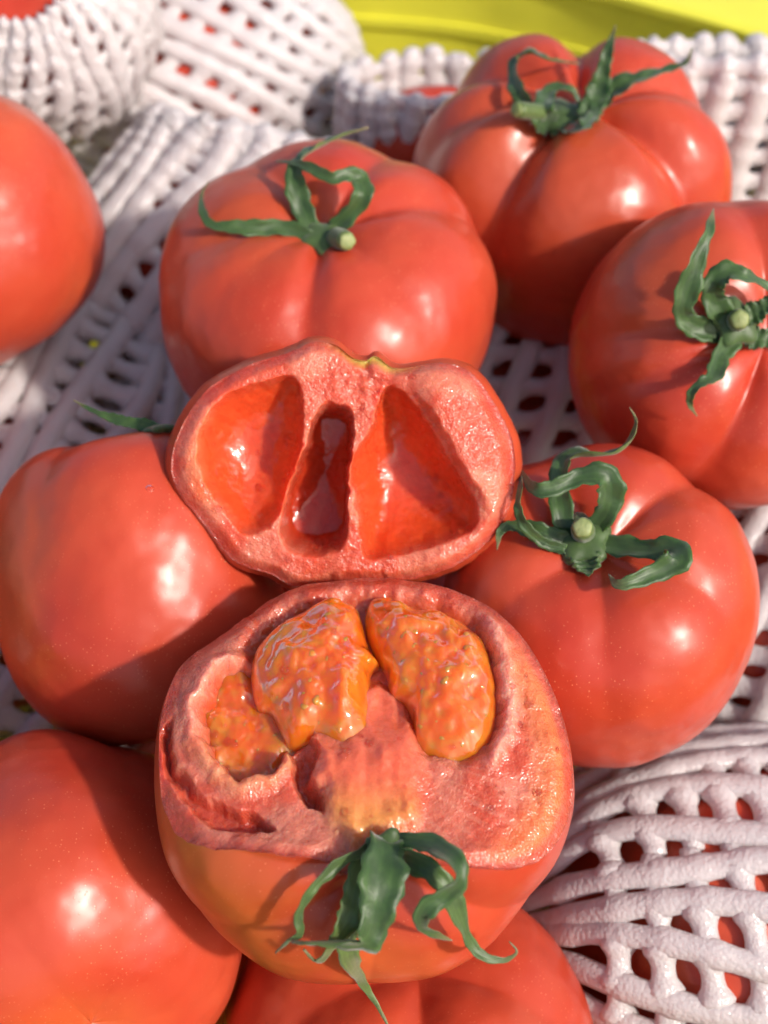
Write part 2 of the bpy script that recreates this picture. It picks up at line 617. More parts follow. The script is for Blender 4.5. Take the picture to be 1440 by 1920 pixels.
CV = unit(-FWD)
tomato('back', Tom(P(612, 552, 0.36), (0.0, -0.12, 1), R(318, .36), 0.0295, 0.036,
                   [(-97, .085, .22), (18, .075, .25), (-172, .075, .30), (62, .07, .25), (125, .07, .3), (-45, .025, .25), (-140, .02, .2)], dim=.26, seed=1,
                   patches=[((-0.5, 0.1, 1), 0.8, .45, BROWN)]),
       'plump tomato with heart-shaped curled sepal, right behind the upright cut half')
tomato('lobed', Tom(P(1066, 348, 0.40), (0.0, -0.08, 1), R(300, .40), 0.0375, 0.042,
                    [(-128, .17, .26), (-42, .15, .26), (15, .10, .3), (85, .15, .25), (150, .12, .3), (-172, .07, .2)], dim=.27, seed=2, fade=2.6,
                    patches=[((-0.3, -0.6, .8), 1.0, .40, BROWN), ((1, .2, -.1), 0.5, .8, ORANGE)]),
       'deeply lobed tomato nearest the yellow crate wall')
tomato('right', Tom(P(1362, 665, 0.35), (0.14, -0.66, 0.86), R(290, .35), 0.033, 0.036,
                    [(178, .07, .16), (-162, .05, .14), (-112, .085, .22), (95, .06, .22), (35, .05, .25), (-40, .06, .25)], dim=.24, seed=3,
                    patches=[((-0.6, 0.0, .7), 0.7, .35, BROWN)]),
       'tomato cut off by the right edge, one long sepal pointing up')
tomato('middle_right', Tom(P(1118, 1130, 0.32), (-0.10, -0.16, 0.98), R(296, .32), 0.031, 0.034,
                           [(-92, .035, .25), (-28, .055, .25), (42, .075, .25), (110, .06, .3), (-150, .045, .3), (170, .05, .25)], dim=.25, seed=4,
                           patches=[((0.1, -0.1, 1), 0.6, .25, BROWN)]),
       'tomato with pale round stem stub, right of the two cut halves')
tomato('left', Tom(P(262, 1100, 0.325), (-0.15, 0.75, 0.62), R(272, .325), 0.040, 0.036,
                   [(78, .10, .22), (150, .05, .3), (20, .05, .3), (-120, .03, .3)], dim=.22, seed=5, squash=(0.98, 1.0),
                   patches=[((-0.9, -0.3, .1), 0.9, .30, ORANGE), ((-.7, -.2, .6), .7, .5, BROWN)]),
       'shaded tomato left of the cut halves, one thin sepal behind it')
tomato('front_left', Tom(P(110, 1725, 0.30), (-0.35, 0.75, -0.35), R(348, .30), 0.036, 0.034,
                         [(-60, .06, .3), (-115, .06, .3), (10, .05, .3)], dim=.2, seed=6, fade=3.0,
                         patches=[((0.1, -0.8, .1), 0.8, .3, ORANGE)]),
       'large smooth tomato filling the lower left corner')
tomato('front', Tom(P(765, 2020, 0.315), (0.05, 0.35, 0.9), R(355, .315), 0.042, 0.036,
                    [(-88, .075, .30), (-20, .04, .3), (-150, .04, .3), (90, .06, .3)], dim=.2, seed=7, fade=3.0),
       'tomato at the bottom edge, under the hanging green sepals')
tomato('far_left', Tom(P(-80, 435, 0.385), (-0.4, 0.3, 0.85), R(262, .385), 0.036, 0.036,
                       [(-80, .03, .3), (20, .04, .3), (140, .04, .3)], dim=.2, seed=8,
                       patches=[((.3, .4, .8), 0.7, .25, ORANGE)]),
       'tomato cut off by the left edge, level with the foam net')

tomato('under_a', Tom(P(700, 1150, 0.388), (0.2, -0.3, 1), 0.039, 0.034, 0.034, seed=9),
       'tomato of the lower layer, deep below the cut halves')
tomato('under_b', Tom(P(420, 1640, 0.388), (0.2, -0.3, 1), 0.042, 0.036, 0.034, seed=10),
       'tomato of the lower layer, in the dark gap between the two front tomatoes')

for _k, (_x, _y, _d, _l) in enumerate([(-380, 1300, .33, 'unseen tomato added beyond the left edge to block crate bounce, beside the shaded tomato'), (-420, 1900, .31, 'unseen tomato added beyond the lower left corner to block crate bounce'), (-420, 800, .36, 'unseen tomato added to block crate bounce, in front of the one level with the net')]):  # unseen tomatoes added to keep yellow crate bounce off the left side
    tomato('beyond%d' % _k, Tom(P(_x, _y, _d), (0.2, -0.1, 1), 0.037, 0.033, 0.034, [(-90, .05, .3), (30, .05, .3), (150, .05, .3)], seed=50 + _k), _l)

# tomatoes still inside their nets
WR = 'tomatoes inside foam nets'
tomato('w_front', Tom(P(1385, 1735, 0.352), (0.5, -0.3, 0.8), 0.0455, 0.042, 0.042, [(0, .03, .3), (120, .03, .3)], seed=11),
       'tomato inside the foam net in the lower right corner', WR, 'wrapped_tomato')
tomato('w_gap', Tom(P(1000, 800, 0.43), (0.1, -0.3, 1), 0.034, 0.030, 0.032, seed=12),
       'tomato inside the shaded foam net between three loose tomatoes', WR, 'wrapped_tomato')
tomato('w_right', Tom(P(1500, 1170, 0.40), (0.1, -0.3, 1), 0.040, 0.036, 0.036, seed=13),
       'tomato inside the foam net at the right edge, middle height', WR, 'wrapped_tomato')
tomato('w_left', Tom(P(-40, 1050, 0.42), (0.1, -0.3, 1), 0.045, 0.042, 0.040, seed=14),
       'tomato inside the grey shaded net at the left edge', WR, 'wrapped_tomato')
tomato('w_fan', Tom(P(400, 470, 0.455), CV, 0.034, 0.0235, 0.0235, dim=.05, seed=15),
       'tomato inside the finned net left of the heart-shaped sepal', WR, 'wrapped_tomato')
tomato('w_back', Tom(P(378, 165, 0.50), (0.3, 0.3, 1), 0.0425, 0.040, 0.040, seed=16),
       'tomato inside the diamond-mesh net at the back', WR, 'wrapped_tomato')
tomato('w_corner', Tom(P(60, 20, 0.44), (0.1, -0.5, 0.8), 0.033, 0.030, 0.034, seed=17),
       'tomato showing through the net opening in the upper left corner', WR, 'wrapped_tomato')
tomato('w_top', Tom(P(835, 305, 0.475), (0.1, 0.1, 1), 0.031, 0.026, 0.028, squash=(1, .62), seed=18),
       'tomato inside the net between the diamond-mesh net and lobed tomato', WR, 'wrapped_tomato')

# ------------------------------------------------------------------ foam nets
def tube(pts, rad, ns=8, nrm=None, flat=1.0):
    pts = np.asarray(pts, float)
    n = len(pts)
    tan = np.gradient(pts, axis=0)
    tan /= np.linalg.norm(tan, axis=1)[:, None] + 1e-12
    ref = np.array([0.31, 0.22, 0.92])
    verts = []
    u = unit(np.cross(tan[0], ref))
    rings = []
    for k in range(n):
        if nrm is not None:
            u = nrm[k]
        u = u - tan[k] * np.dot(u, tan[k])
        u = unit(u)
        w = np.cross(tan[k], u)
        a = np.linspace(0, 2 * math.pi, ns, endpoint=False)
        rings.append(pts[k] + rad[k] * (np.cos(a)[:, None] * u * flat + np.sin(a)[:, None] * w))
    # rounded ends
    verts = np.concatenate(rings)
    f = grid_faces(ns, n)
    verts = np.vstack([verts, pts[0] - tan[0] * rad[0] * 0.35, pts[-1] + tan[-1] * rad[-1] * 0.35])
    a, b = n * ns, n * ns + 1
    for i in range(ns):
        f.append((a, (i + 1) % ns, i))
        f.append((b, (n - 1) * ns + i, (n - 1) * ns + (i + 1) % ns))
    return verts, f


class Sleeve:
    def __init__(s, axis_pts, radii, ref, flat=1.0, seed=0, lump=0.05):
        s.ax = np.asarray(axis_pts, float)
        s.rd = np.asarray(radii, float)
        s.ref = unit(ref)
        s.flat, s.seed, s.lump = flat, seed, lump
        k = 60
        s.tt = np.linspace(0, 1, k)
        s.C = spline(s.ax, k)
        s.Rr = spline(s.rd[:, None], k)[:, 0]
        T = np.gradient(s.C, axis=0)
        s.T = T / np.linalg.norm(T, axis=1)[:, None]

    def at(s, t, az, off=0.0):
        t = np.clip(np.asarray(t, float), 0, 1)
        az = np.asarray(az, float)
        C = np.stack([np.interp(t, s.tt, s.C[:, i]) for i in range(3)], 1)
        T = np.stack([np.interp(t, s.tt, s.T[:, i]) for i in range(3)], 1)
        r = np.interp(t, s.tt, s.Rr)
        e1 = s.ref - T * (T @ s.ref)[:, None]
        e1 /= np.linalg.norm(e1, axis=1)[:, None]
        e2 = np.cross(T, e1)
        q = np.stack([np.cos(az), np.sin(az), t * 2.0], 1)
        r = r * (1 + s.lump * 2 * (fbm(q * 1.6 + s.seed, 2, s.seed) - 0.5)) + off
        return C + r[:, None] * (np.cos(az)[:, None] * e1 * s.flat + np.sin(az)[:, None] * e2)


def net(label, sl, n_long, r_long, twist, n_cross, r_cross, kind='ring', turns=1, open_t=1.0, jag=0.0, off=None, pinch=0.0, az_lim=None):
    e = empty('foam_net', sl.C[30] - np.array([0, 0, sl.Rr[30]]))
    tag(e, label, 'foam net', 'white foam fruit nets')
    rr = random.Random(sl.seed)
    for j in range(n_long):
        a0 = 2 * math.pi * (j + rr.uniform(-.08, .08)) / n_long
        if az_lim and not (az_lim[0] <= math.degrees(a0) <= az_lim[1]):
            continue
        n = 72
        t = np.linspace(0, open_t - jag * rr.random(), n)
        az = a0 + twist * t + 0.05 * np.sin(t * 9 + j * 1.7)
        p = sl.at(t, az, r_cross * 0.12)
        wob = 0.86 + 0.28 * fbm(np.stack([t * 26, t * 0 + j * 3.1, t * 0], 1), 2, sl.seed)
        loc = np.interp(t, sl.tt, sl.Rr) / sl.Rr.max()
        rad = r_long * wob * (0.75 + 0.25 * np.clip(loc, 0, 1))
        cr = (t * n_cross / open_t - turns * (az / (2 * math.pi) - .5) - .5) * 2 * math.pi if kind == 'ring' else n_cross * (az + twist * t)
        rad = rad * (0.95 + 0.12 * (0.5 + 0.5 * np.cos(cr)) ** 2)
        rad[-3:] *= np.array([0.98, 0.88, 0.62])
        rad[:3] *= np.array([0.6, 0.85, 0.97])
        v, f = tube(p, rad, 10, p - sl.at(t, az, -0.5 * np.interp(t, sl.tt, sl.Rr)), 0.74)
        make_mesh('strand', v, f, FOAM, e)
    for j in range(n_cross):
        n = 200 if kind == 'ring' else 90
        if kind == 'ring':
            t0 = (j + 0.5) / n_cross * open_t
            a = np.linspace(0, 2 * math.pi, n)
            t = t0 + turns * open_t / n_cross * (a / (2 * math.pi) - 0.5)
            t = t + 0.12 / n_cross * np.sin(a * 3 + j)
        else:
            t = np.linspace(0.0, open_t, n)
            a = 2 * math.pi * (j + rr.uniform(-.12, .12)) / n_cross - twist * t
        ok = (t > (0.15 if kind == 'ring' else 0.01)) & (t < open_t * 0.985)
        if ok.sum() < 6:
            continue
        t, a = t[ok], a[ok]
        p = sl.at(t, a, -r_cross * 0.15)
        wob = 0.86 + 0.28 * fbm(np.stack([a * 3, t * 0 + j * 2.3, t * 0 + 5], 1), 2, sl.seed)
        wob = wob * (0.86 + 0.62 * (0.5 + 0.5 * np.cos(n_long * (a - twist * t))) ** 2)
        v, f = tube(p, r_cross * wob, 10, p - sl.at(t, a, -0.5 * np.interp(t, sl.tt, sl.Rr)), 0.66)
        make_mesh('cross_strand', v, f, FOAM, e)
    return e


def ell(c, axis, half, r, n=9, p=2.2, ends=(0.25, 0.25)):
    """axis points and radii of a sleeve that hugs an egg shape"""
    axis = unit(axis)
    q = np.linspace(-1, 1, n)
    pts = [np.asarray(c) + axis * half * k for k in q]
    rad = [r * max((1 - abs(k) ** p) ** (1 / p), ends[0] if k < 0 else ends[1]) for k in q]
    return pts, rad


# lower right corner: sleeve lying left to right, strands almost level
_p, _r = ell(P(1400, 1735, 0.352), (1.0, 0.06, -0.05), 0.060, 0.0475, ends=(0.30, 0.3))
net('thick white foam net filling the lower right corner', Sleeve(_p, _r, (0, 0, 1), seed=21, lump=.04), 29, 0.0033, 0.35, 13, 0.0031, 'ring', 1)
_p, _r = ell(P(1000, 800, 0.43), (0.15, 0.75, 0.75), 0.048, 0.036, ends=(.4, .4))
net('shaded foam net in the gap between three loose tomatoes', Sleeve(_p, _r, (1, 0, 0), seed=22), 22, 0.0034, 0.25, 11, 0.0031, 'ring', 1)
_p, _r = ell(P(1500, 1170, 0.40), (0.2, 0.8, 0.7), 0.058, 0.0425, ends=(.4, .4))
net('foam net at the right edge behind the tomato with the round stub', Sleeve(_p, _r, (1, 0, 0), seed=23), 26, 0.0035, 0.5, 13, 0.0032, 'ring', 1)
_p, _r = ell(P(-100, 1060, 0.42), (0.22, 1.0, 0.08), 0.105, 0.048, p=3.0, ends=(.5, .5))  # carried on past the view and widened to block yellow crate bounce
net('grey shaded foam net at the left edge', Sleeve(_p, _r, (1, 0, 0), flat=1.5, seed=24), 36, 0.0037, 0.3, 22, 0.0033, 'ring', 1)
# finned sleeve: starts low on the left, open end stands up behind the back tomato
net('white finned foam net whose open end stands behind the back tomato',
    Sleeve([P(150, 800, .45), P(230, 660, .455), P(345, 520, .455), P(430, 410, .455), P(480, 320, .455), P(492, 280, .455)], [.030, .038, .0400, .0395, .039, .0385], CV, flat=.66, seed=25, lump=.06),
    24, 0.0044, 0.10, 15, 0.0030, 'ring', 1, jag=.05)
# diamond mesh at the back
_p, _r = ell(P(375, 170, 0.50), (0.93, 0.36, 0.0), 0.058, 0.0445, n=11, ends=(.45, .30))
net('pink-white foam net with diamond holes at the back', Sleeve(_p, _r, (0, 0, 1), seed=26, lump=.03), 23, 0.0033, 2.4, 23, 0.0032, 'diag')
# upper left corner, opening towards the viewer
_c = P(60, 25, 0.44)
_ax = unit(np.array([0.06, -0.55, 0.83]))
net('foam net with a round opening in the upper left corner',
    Sleeve([_c + _ax * q for q in (-0.038, -0.02, 0.0, 0.012, 0.022, 0.029)], [.020, .0345, .0375, .0345, .027, .0175], (1, 0, 0), seed=27), 30, 0.0033, 0.4, 9, 0.0030, 'ring', 1)
# standing sleeve ends at the back
_c = P(835, 268, 0.475)
net('standing foam net left of the lobed tomato, in front of the yellow wall',
    Sleeve([_c + np.array([0, 0, q]) for q in (-0.035, -0.02, -0.005, 0.01, 0.024)] + np.array([[0, 0, 0], [0, 0, 0], [0, 0, 0], [0, .004, 0], [0, .007, 0]]), [.031, .0345, .0345, .034, .0335], (0, 1, 0), flat=.62, seed=28), 23, 0.0042, 0.10, 9, 0.0028, 'ring', 1, jag=.06)
_c = P(1375, 335, 0.455)
net('bright empty foam net right of the lobed tomato',
    Sleeve([_c + np.array([0, 0, q]) for q in (-0.05, -0.02, 0.0, 0.022, 0.041)] + np.array([[0, 0, 0], [0, 0, 0], [0, 0, 0], [0, .006, 0], [0, .012, 0]]), [.030, .033, .034, .035, .036], (0, 1, 0), flat=.5, seed=29), 23, 0.0044, 0.08, 13, 0.0033, 'ring', 1, jag=.05)


# ------------------------------------------------------------------ the cut tomato, stem half
# frame of the torn face: FX right, FT towards the blossom end, FN out of the face
A_C = P(680, 1448, 0.274)
KA = FPX / 0.268
a_el = math.radians(84)
FN = np.array([0.0, -math.cos(a_el), math.sin(a_el)])
FT = np.array([0.0, math.sin(a_el), math.cos(a_el)])
FX = np.array([1.0, 0, 0])
st_el = math.radians(25)
TA = Tom(A_C, (0.10, -math.cos(st_el), math.sin(st_el)), 0.0408, 0.0345, 0.0345,
         [(-92, .03, .35), (-150, .04, .3), (-30, .05, .3), (30, .05, .3), (170, .05, .3)], dim=.20, seed=31, rough=.012,
         patches=[((-0.75, -0.6, -0.25), 1.0, .55, ORANGE), ((0.0, -0.9, -0.5), 0.55, .35, ORANGE)])
A_OFF = 0.0122


def afn_px(x, t):
    """face coordinates (metres) -> drawing coordinates of the face layout"""
    return 680 + KA * x, 1413 - KA * 0.905 * t


def to_face(px, py):
    return (px - 680) / KA, (1413 - py) / (KA * 0.905)


Z2 = lambda pts, s, ox, oy: [(ox + x / s, oy + y / s) for x, y in pts]
GEL_MID = Z2([(440, 145), (510, 145), (570, 190), (600, 260), (620, 340), (650, 410), (680, 460), (645, 500), (640, 600), (650, 700), (640, 800), (540, 880), (400, 820), (300, 825), (260, 790), (200, 680), (130, 640), (95, 500), (120, 380), (220, 270), (330, 210)], 2.571, 440, 1080)
GEL_RIGHT = Z2([(700, 135), (780, 135), (880, 190), (1000, 210), (1120, 270), (1200, 350), (1235, 470), (1255, 620), (1230, 760), (1180, 870), (1050, 915), (950, 890), (880, 840), (860, 720), (830, 650), (770, 610), (745, 500), (690, 400), (650, 280), (660, 180)], 2.571, 440, 1080)
GEL_LEFT = Z2([(440, 330), (560, 270), (690, 420), (800, 560), (900, 700), (960, 760), (880, 860), (800, 980), (620, 1030), (450, 900), (360, 760), (330, 560)], 3.43, 280, 1180)
CRACK = Z2([(150, 640), (160, 850), (240, 960), (330, 1080), (420, 1130), (560, 1210), (700, 1230), (820, 1310), (860, 1350), (700, 1370), (480, 1330), (350, 1230), (250, 1120), (120, 900), (110, 700)], 3.43, 280, 1180)
CORE = [(689, 1313), (712, 1298), (751, 1329), (782, 1407), (788, 1480), (770, 1560), (720, 1585), (665, 1592), (639, 1573), (618, 1539), (612, 1500), (595, 1480), (600, 1457), (589, 1428), (595, 1407), (640, 1430)]
PIT = [(540, 1405), (592, 1395), (600, 1440), (590, 1470), (612, 1510), (616, 1545), (590, 1530), (560, 1490)]
CAV_BACK = [(470, 1180), (560, 1125), (690, 1115), (830, 1125), (905, 1180), (935, 1290), (925, 1400), (860, 1440), (790, 1430), (740, 1320), (690, 1310), (560, 1400), (480, 1330), (440, 1240)]


BEADS = []


def cut_stem_half():
    e = empty('cut_tomato', A_C - np.array([0, 0, 0.04]))
    tag(e, 'torn-open tomato half with hanging green sepals and orange seed gel', 'tomato', 'halves of the torn tomato')
    nphi = 640
    phi = np.linspace(0, 2 * math.pi, nphi, endpoint=False)
    # torn edge: where the skin meets the face plane, plus a ragged wobble
    circ = np.stack([np.cos(phi), np.sin(phi), phi * 0], 1)
    wob = 0.0030 * (fbm(circ * 3.0 + 2, 3, 41) - 0.5) + 0.0012 * (fbm(circ * 16 + 7, 3, 43) - 0.5)
    right = np.exp(-((phi + 0.35 + math.pi) % (2 * math.pi) - math.pi) ** 2 / 0.5)
    backl = np.exp(-((phi - 2.35 + math.pi) % (2 * math.pi) - math.pi) ** 2 / 0.10)
    off = A_OFF + wob - 0.0045 * right - 0.003 * np.exp(-((phi - 3.7 + math.pi) % (2 * math.pi) - math.pi) ** 2 / 0.25) - 0.008 * backl - 0.0030 * np.exp(-((phi - 1.57 + math.pi) % (2 * math.pi) - math.pi) ** 2 / 0.20) + 0.0090 * np.exp(-((phi + 2.2 + math.pi) % (2 * math.pi) - math.pi) ** 2 / 0.22) + 0.0060 * np.exp(-((phi + 0.95 + math.pi) % (2 * math.pi) - math.pi) ** 2 / 0.10)
    lo = np.full(nphi, 0.5)
    hi = np.full(nphi, 2.3)

    def wdir(psi):
        return np.sin(psi)[:, None] * (np.cos(phi)[:, None] * FX + np.sin(phi)[:, None] * FT) + np.cos(psi)[:, None] * FN
    for _ in range(40):
        mid = (lo + hi) / 2
        d = wdir(mid)
        rr = TA.r(TA.local(d))
        v = rr * np.cos(mid) - off
        lo = np.where(v > 0, mid, lo)
        hi = np.where(v > 0, hi, mid)
    psi0 = (lo + hi) / 2
    # skin: from the edge down to the underside
    nv = 110
    rows, tints = [], []
    for k in range(nv):
        q = (k / (nv - 1)) ** 1.25
        psi = psi0 + (math.pi - 0.002 - psi0) * q
        ld = TA.local(wdir(psi))
        rows.append(TA.pts(ld))
        tints.append(TA.tint(ld))
    V = np.concatenate(rows)
    f = [(b, a, d, c) for (a, b, c, d) in grid_faces(nphi, nv)]
    f = [(a, b, c, d) for (a, b, c, d) in grid_faces(nphi, nv)]
    make_mesh('skin', V, [t[::-1] for t in f], SKIN, e, colors=np.concatenate(tints))
    rimp = rows[0]
    # face
    nr = 230
    s = 1 - (np.linspace(0, 1, nr)) ** 1.15
    cen = A_C + FN * A_OFF - FT * 0.001
    base = (cen + s[:, None, None] * (rimp[None] - cen)).reshape(-1, 3)
    rel = base - A_C
    nb = rel @ FN
    S4 = np.repeat(s, nphi) ** 5
    rimn = np.tile((rimp - A_C) @ FN, nr)
    base = base + FN * ((A_OFF + (rimn - A_OFF) * S4) - nb)[:, None]
    rel = base - A_C
    x, t = rel @ FX, rel @ FT
    S = np.repeat(s, nphi)
    px, py = afn_px(x, t)
    q3 = np.stack([px, py, px * 0], 1)
    wx = px + 10 * (fbm(q3 / 26, 3, 51) - 0.5) * 2
    wy = py + 10 * (fbm(q3 / 26 + 9, 3, 53) - 0.5) * 2
    edge = (1 - S)                                   # 0 at the skin edge
    fine = fbm(q3 / 9, 4, 61) - 0.5
    mid_ = fbm(q3 / 40, 3, 63) - 0.5
    h = 0.0022 * sstep(0, 0.12, edge) + 0.0010 * mid_ + 0.0004 * fine * sstep(0, .03, edge) * (1 - 0.8 * sstep(-7, 12, poly_sd(wx, wy, CORE)))
    sd_l = poly_sd(wx, wy, GEL_LEFT)
    sd_c = poly_sd(wx, wy, CRACK)
    sd_k = poly_sd(wx, wy, CORE)
    sd_p = poly_sd(wx, wy, PIT)
    sd_b = poly_sd(wx, wy, CAV_BACK)
    h = h - 0.0070 * sstep(-20, 30, sd_l)
    h = h - 0.0036 * sstep(-6, 12, sd_c)
    band = sstep(-45, -12, sd_l) * (1 - sstep(-12, 5, sd_l)) * (1 - sstep(700, 760, px))
    h = h + 0.0018 * band
    h = h - 0.0042 * sstep(-30, 34, sd_b) * (1 - sstep(-20, 16, sd_k))
    kcore = sstep(-22, 24, sd_k)
    h = h + kcore * (-0.0022 + 0.0048 * sstep(1330, 1470, py) + 0.0014 * (fbm(np.stack([px / 30, py / 90, px * 0], 1), 2, 77) - .5))
    h = h - 0.0050 * sstep(-6, 10, sd_p) * (1 - kcore)
    # flesh on the right breaks in soft steps
    rz = sstep(900, 960, px) * sstep(0, .06, edge)
    sd_gr = poly_sd(wx, wy, GEL_RIGHT)
    h = h + 0.0016 * sstep(-60, -34, sd_gr) * (1 - sstep(-26, -4, sd_gr)) * sstep(890, 930, px)
    h = h + rz * 0.0024 * (fbm(np.stack([px / 55, py / 90, px * 0], 1), 3, 71) - 0.45)
    h = h * sstep(0, 0.012, edge)
    Vf = base + FN * h[:, None]
    # pulp colours
    c = np.zeros((len(px), 4))
    pale = np.array([0.68, 0.20, 0.125])
    rosy = np.array([0.61, 0.100, 0.052])
    deep = np.array([0.54, 0.055, 0.028])
    orange = np.array([0.70, 0.20, 0.06])
    cav = np.array([0.55, 0.075, 0.018])
    mixn = fbm(q3 / 60 + 3, 3, 81)[:, None]
    colr = rosy + (pale - rosy) * sstep(.35, .65, mixn)
    PHI = np.tile(phi, nr)
    stk = fbm(np.stack([np.cos(PHI) * 22, np.sin(PHI) * 22, edge * 3], 1), 3, 83)[:, None]
    colr = colr + (np.array([0.74, 0.27, 0.18]) - colr) * sstep(.52, .72, stk) * .5
    sd_g = poly_sd(wx, wy, GEL_RIGHT)
    ridge = (sstep(-60, -30, sd_g) * (1 - sstep(-26, -4, sd_g)) * sstep(890, 930, px))[:, None]
    colr = colr + (np.array([0.82, 0.38, 0.28]) - colr) * ridge * .8
    e1 = (1 - sstep(0.0, 0.13, edge))[:, None]
    colr = colr + (deep - colr) * e1 * 0.8
    rightband = (sstep(0.03, .07, edge) * (1 - sstep(.12, .26, edge)) * sstep(860, 980, px) * sstep(1180, 1320, py))[:, None]
    colr = colr + (orange - colr) * rightband * 0.75
    lowl = (band * sstep(1380, 1460, py))[:, None]
    colr = colr + (np.array([0.74, 0.30, 0.14]) - colr) * lowl * .7
    colr = colr + (np.array([0.72, 0.30, 0.21]) - colr) * (band * (1 - sstep(1360, 1420, py)))[:, None] * .8
    colr = colr + (deep - colr) * sstep(-4, 8, sd_c)[:, None] * .75
    colr = colr + (cav - colr) * sstep(-12, 16, sd_l)[:, None]
    colr = colr + (cav - colr) * (sstep(-14, 14, sd_b) * (1 - kcore))[:, None] * .9
    colr = colr + (deep - colr) * (sstep(-4, 8, sd_p) * (1 - kcore))[:, None] * .6
    corec = np.array([0.76, 0.15, 0.075]) + (np.array([0.72, 0.28, 0.075]) - np.array([0.76, 0.15, 0.075])) * sstep(1470, 1570, py)[:, None]
    colr = colr + (corec - colr) * kcore[:, None]
    c[:, :3] = colr
    c[:, 3] = 1 - 0.85 * np.maximum.reduce([sstep(-10, 12, sd_l), kcore * .95, sstep(-10, 10, sd_b)])
    ff = grid_faces(nphi, nr)
    make_mesh('flesh', Vf, [t for t in ff], FLESH, e, colors=c)
    TREES['cut'] = BVHTree.FromPolygons(np.vstack([V, Vf]).tolist(), [t[::-1] for t in f] + [tuple(i + len(V) for i in t) for t in ff])

    # seed gel: lumps that sit in the chambers
    def gel(poly, level, height, seed, nseeds, lumpy, grow=1.04):
        poly = spline(np.array(poly), 160, closed=True)
        cx, cy = poly.mean(0)
        poly = np.array([cx, cy]) + (poly - [cx, cy]) * grow
        th = np.linspace(0, 2 * math.pi, 160, endpoint=False)
        nr = 46
        top, bot = [], []
        for k in range(nr):
            s_ = 1 - k / (nr - 1)
            pp = np.array([cx, cy]) + (poly - [cx, cy]) * s_
            q = np.stack([pp[:, 0], pp[:, 1], pp[:, 0] * 0 + seed], 1)
            dome = (1 - s_ ** 2.6) ** 0.5
            hh = level + height * dome + dome ** .5 * (0.0034 * (fbm(q / 34, 2, seed) - .5) + 0.0011 * (fbm(q / 15, 2, seed + 2) - .5)) * lumpy
            X, T = to_face(pp[:, 0], pp[:, 1])
            top.append(A_C + X[:, None] * FX + T[:, None] * FT + FN * (A_OFF + hh)[:, None])
            if k:
                hb = level - 0.005 * dome
                bot.append(A_C + X[:, None] * FX + T[:, None] * FT + FN * (A_OFF + hb) )
        V = np.concatenate(bot[::-1] + top)
        fc = grid_faces(160, 2 * nr - 1)
        g = make_mesh('seed_gel', V, fc, GEL, e)
        tree = BVHTree.FromPolygons(V.tolist(), fc)
        rr = random.Random(seed)
        done = []
        tries = 0
        while len(done) < nseeds and tries < 2000:
            tries += 1
            i = rr.randrange(160)
            u = math.sqrt(rr.random()) * 0.86
            qx, qy = cx + (poly[i, 0] - cx) * u, cy + (poly[i, 1] - cy) * u
            if any((qx - a) ** 2 + (qy - b) ** 2 < 24 ** 2 for a, b in done):
                continue
            X, T = to_face(qx, qy)
            o = A_C + X * FX + T * FT + FN * 0.05
            hit = tree.ray_cast(Vector(o), Vector(-FN))
            if hit[0] is None:
                continue
            done.append((qx, qy))
            n_ = np.array(hit[1])
            if n_ @ FN < 0:
                n_ = -n_
            p = np.array(hit[0]) - n_ * 0.00064
            ang = rr.uniform(0, math.pi)
            tx = unit(np.cross(n_, FX * math.cos(ang) + FT * math.sin(ang)))
            ty = np.cross(n_, tx)
            vv, nn = [], 10
            for kk in range(7):
                la = math.pi * kk / 6
                for m_ in range(nn):
                    lo_ = 2 * math.pi * m_ / nn
                    w = 1 + 0.35 * math.cos(lo_)
                    vv.append(p + tx * 0.00115 * math.sin(la) * math.cos(lo_) + ty * 0.0008 * math.sin(la) * math.sin(lo_) * w + n_ * 0.0007 * math.cos(la))
            make_mesh('seed', vv, grid_faces(nn, 7), SEED, g)
        return g
    gel(GEL_LEFT, -0.0046, 0.0026, 3, 16, .7, 1.42)
    gel(GEL_MID, -0.0030, 0.0092, 5, 26, .9, 1.10)
    gel(GEL_RIGHT, -0.0030, 0.0088, 9, 34, .9, 1.10)
    TOMS['cut'] = (TA, e)
    BEADS.append((e, TREES['cut'], [(390, 1250, 560, 1480), (600, 1380, 790, 1560), (480, 1110, 930, 1420), (900, 1250, 1050, 1520)], 58))
    return e


cut_stem_half()


